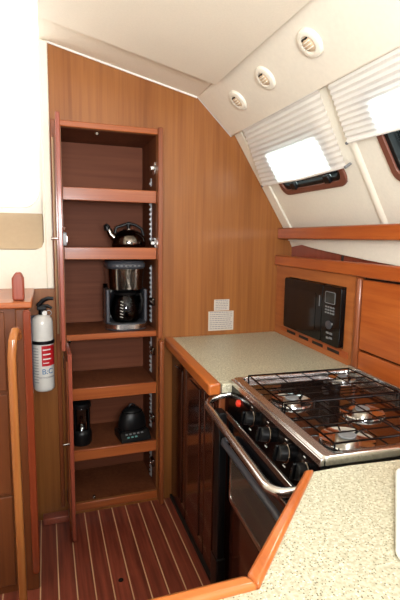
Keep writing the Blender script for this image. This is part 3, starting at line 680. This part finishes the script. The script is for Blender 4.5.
# lantern
t = thing('camping_lantern', (0.157, YB + 0.12, 0.337), 'black lantern with clear globe on the lower pantry shelf', 'lantern')
bm = new(); lathe(bm, [(0, 0), (.050, 0), (.053, .008), (.054, .060), (.048, .078), (.040, .084), (0, .084)], n=32); obj('base', bm, BLACK, t)
bm = new(); lathe(bm, [(.044, .0845), (.046, .09), (.046, .20), (.044, .204), (.043, .20), (.043, .088)], n=32); obj('globe', bm, GLASS, t)
bm = new(); lathe(bm, [(0, .2045), (.050, .2045), (.053, .212), (.050, .228), (.030, .238), (0, .240)], n=32); obj('cap', bm, BLACK, t)
bm = new(); lathe(bm, [(0, .0845), (.030, .0845), (.022, .105), (.012, .112), (.010, .150), (0, .152)], n=20); obj('reflector', bm, CHROME, t)
for k in range(4):
    a = PI / 4 + k * PI / 2; bm = new(); tube(bm, [(.050 * math.cos(a), .050 * math.sin(a), .075), (.050 * math.cos(a), .050 * math.sin(a), .212)], .003, 8); obj('guard_post', bm, BLACK, t)

# domed black appliance
t = thing('domed_remote_unit', (0.432, YB + 0.12, 0.337), 'black domed unit with two rows of small keys beside the lantern', 'appliance', rz=math.radians(8))
bm = new(); prism(bm, [(-.085, 0), (.06, 0), (.06, .042), (-.045, .050), (-.080, .020)], -.085, .085, 'yz')
bb = obj('base', bm, BLACK, t, .006)
bm = new(); lathe(bm, [(0, .047), (.078, .047), (.080, .075), (.074, .115), (.056, .152), (.032, .172), (0, .178)], c=(0, .0, 0), n=36, sy=.72); dm = obj('dome', bm, BLACK, t)
for k in range(2):
    z = .056 + k * .090; r0 = [.079, .058][k]
    bm = new(); lathe(bm, [(r0 - .004, z), (r0 + .001, z + .002), (r0 + .001, z + .005), (r0 - .004, z + .007)], n=36, sy=.72); obj('dome_rib', bm, BLACKG, dm)
bm = new(); tube(bm, arc((0, .172), .018, 0, 180, 8, 'xz', 0), .005, 8); obj('top_grip', bm, BLACK, t)
nrm = Vector((0, -.030, .035)).normalized()
for r_ in range(2):
    for c_ in range(5 - r_ * 2):
        x = -.05 + c_ * .022 + r_ * .006; f = .25 + .40 * (1 - r_)
        y = -.080 + .035 * f; z = .020 + .030 * f
        M_ = Matrix.Translation((x, y, z)) @ Matrix.Rotation(math.atan2(.030, .035), 4, 'X')
        bm = new(); bx(bm, -.006, .006, -.004, .004, 0.0002, .0025, M=M_); obj('key', bm, GREY if r_ == 0 else mat('teal_key', srgb(90, 150, 150), .4) if c_ == 0 else bpy.data.materials['teal_key'], bb)

# ------------------------------------------------------------------ fire extinguisher
ex, ey = -0.024, YB - 0.075
t = thing('fire_extinguisher', (ex, ey, 0.722), 'white fire extinguisher strapped to the wood left of the pantry', 'fire extinguisher')
RX = 0.048
bm = new(); lathe(bm, [(0, 0), (.040, 0), (.046, .006), (RX, .014), (RX, .325), (.044, .345), (.032, .358), (.016, .364), (0, .364)], n=40); obj('cylinder', bm, mat('white_enamel', srgb(232, 230, 222), .22, coat=.5), t)
bm = new(); lathe(bm, [(0, .3642), (.015, .3642), (.015, .385), (0, .385)], n=20); obj('neck', bm, BLACK, t)
bm = new(); bx(bm, -.022, .022, -.014, .014, .3852, .405); obj('valve', bm, BLACK, t, .004)
bm = new(); tube(bm, [(-.018, 0, .402), (0.005, 0, .428), (.030, -.004, .440), (.052, -.008, .438)], [.008, .008, .007, .006], 8, sq=1.3); obj('squeeze_handle', bm, BLACK, t)
bm = new(); tube(bm, [(.0, 0, .402), (.025, 0, .404), (.045, -.004, .392)], [.008, .008, .006], 8); obj('carry_handle', bm, BLACK, t)
bm = new(); tube(bm, arc((.030, .372), .012, 0, 360, 14, 'xz', -.012), .002, 6); obj('safety_pin', bm, STEEL, t)
bm = new(); lathe(bm, [(0, 0), (.011, 0), (.011, .008), (0, .008)], n=16, M=Matrix.Translation((.012, -.014, .372)) @ Matrix.Rotation(PI / 2, 4, 'X')); obj('gauge', bm, WHITE, t)
def wrap(bm, a0, a1, z0, z1, r=RX + .0006, n=14, th=.0008):
    a0, a1 = math.radians(a0), math.radians(a1); ring = []
    for rr in (r, r + th):
        for z in (z0, z1): ring.append([bm.verts.new((rr * math.cos(a0 + (a1 - a0) * i / n), rr * math.sin(a0 + (a1 - a0) * i / n), z)) for i in range(n + 1)])
    a, b, c, d = ring
    for i in range(n):
        bm.faces.new((c[i], c[i + 1], d[i + 1], d[i])); bm.faces.new((a[i], b[i], b[i + 1], a[i + 1])); bm.faces.new((a[i], a[i + 1], c[i + 1], c[i])); bm.faces.new((b[i], d[i], d[i + 1], b[i + 1]))
    for i in (0, n): bm.faces.new((a[i], c[i], d[i], b[i]))
bm = new(); wrap(bm, 262, 350, .125, .222); lb = obj('red_label', bm, RED, t)
bm = new()
for z in (.200, .178, .156):
    wrap(bm, 268, 312, z, z + .006, RX + .0015, th=.0005)
wrap(bm, 268, 300, .138, .142, RX + .0015, th=.0005)
obj('white_print', bm, WHITE, lb)
bm = new()
for k in range(13): wrap(bm, 196, 244, .045 + k * .0135, .048 + k * .0135, th=.0004)
obj('fine_print', bm, INK, t)
def wraptext(s, size, m_, a_c, z, name):
    o = text(name, s, size, m_, t, Matrix.Identity(4), .0006)
    for v in o.data.vertices:
        a = math.radians(a_c) + v.co.x / RX; r = RX + .0012 + v.co.z; y = v.co.y
        v.co = (r * math.cos(a), r * math.sin(a), z + y)
wraptext('B:C', .036, BLUE, 292, .098, 'rating_print')
wraptext('EXTINGUISHER', .011, INK, 290, .070, 'lettering')
bm = new(); wrap(bm, 0, 359.9, .228, .244, RX + .001, 36, .003); st_ = obj('strap', bm, BLACK, t)
bm = new(); bx(bm, -.056, -.046, -.02, .070, .02, .350); bx(bm, -.046, .03, .056, .070, .02, .350); obj('wall_bracket', bm, mat('blue_grey_bracket', srgb(66, 72, 92), .45), t, .003)
bm = new(); bx(bm, -.058, -.049, -.030, -.022, .222, .250); obj('strap_buckle', bm, BLACK, t, .002)

# ------------------------------------------------------------------ notices on the bulkhead
def notice(name, x0, x1, z0, z1, label, rows, sk=0.0):
    t = thing(name, ((x0 + x1) / 2, YB - .001, z0), label, 'label')
    hw_ = (x1 - x0) / 2; h = z1 - z0
    bm = new(); prism(bm, [(-hw_, 0), (hw_, sk), (hw_, h + sk), (-hw_, h)], -.0012, 0, 'xz'); obj('paper', bm, PAPER, t)
    bm = new(); bm2 = new()
    for k in range(rows):
        z = h - (k + .8) * h / (rows + .6); x = -hw_ + .008
        while x < hw_ - .016:
            L_ = random.uniform(.006, .020); L_ = min(L_, hw_ - .008 - x)
            bx(bm, x, x + L_, -.0018, -.0013, z, z + h / rows * .38); x += L_ + .003
    obj('print', bm, INK, t)
notice('warning_notice', 0.834, 0.983, 0.945, 1.053, 'larger printed notice on the bulkhead just above the counter', 9)
notice('small_notice', 0.866, 0.956, 1.056, 1.118, 'small printed label stuck directly above the larger notice', 6)

# ------------------------------------------------------------------ left side: companionway box and rails
LX = -0.062
t = thing('side_cabinet', (LX, 1.82, 0), 'teak cabinet at the left edge with a ledge on top', 'cabinet'); ct = t
bm = new(); prism(bm, [(-.64, .002), (-.004, .002), (-.004, .05), (-.05, .06), (-.05, YB - 1.822), (-.64, YB - 1.822)], 0, 1.178, 'xy'); obj('body', bm, W_side, t)
bm = new(); bx(bm, -.64, .008, -.03, YB - 1.82 - .002, 1.179, 1.203); obj('ledge', bm, W_horx, t, .006)
d = box('door', W_side, t, -.60, -.092, -.012, .001, .86, 1.165, bevel=.003)
d = box('door', W_side, t, -.60, -.092, -.012, .001, .44, .845, bevel=.003)
d = box('door', W_side, t, -.60, -.092, -.012, .001, .04, .425, bevel=.003)
box('corner_post', W_side, t, -.054, .0, -.014, .001, 0.0, 1.177, bevel=.006)
# small upright fiddle post on the ledge
bm = new(); prism(bm, [(-.022, 0), (.022, 0), (.022, .085), (.012, .108), (-.008, .108), (-.022, .085)], -.02, .02, 'xz')
o = obj('fiddle_post', bm, W_red, None, .007, seg=3); o.location = (-0.103, 1.86, 1.2035); tag(o, 'short reddish wooden post standing on the left cabinet ledge', 'post')
# grab rail with bowed top
t = thing('grab_rail', (-.115, 1.62, 0), 'pale curved-top wooden grab rail running down to the floor at left', 'handrail')
bm = new()
pts = [(.012, .11, 1.085), (.010, .07, 1.118), (.006, .03, 1.122), (.0, .0, 1.095), (-.004, -.012, 1.03), (-.004, -.012, .80), (-.002, -.012, .40), (.0, -.012, .0)]
tube(bm, pts, .0145, 14, sq=1.0); obj('rail', bm, W_light, t)
bm = new(); lathe(bm, [(0, 0), (.034, 0), (.034, .006), (.022, .012), (0, .012)], c=(0, -.012, 0), n=20); obj('foot_flange', bm, STEEL, t)
# reddish round-ended corner moulding of the cabinet
bm = new(); prism(bm, rrect(-.014, .014, 0.085, 1.176, .013), -.012, .012, 'xz')
for v in bm.verts: v.co += Vector((-.012, -.028, 0))
obj('corner_moulding', bm, wood('red_stile', srgb(141, 65, 37), srgb(113, 46, 25), 'z', .25, .4), ct, .005)
# tiny sole drain plug
bm = new(); lathe(bm, [(0, 0), (.011, 0), (.011, .0015), (0, .0015)], n=20); o = obj('floor_plug', bm, DARK); o.location = (.262, 1.749, .0002); tag(o, 'small dark round plug in the striped floor', 'plug')
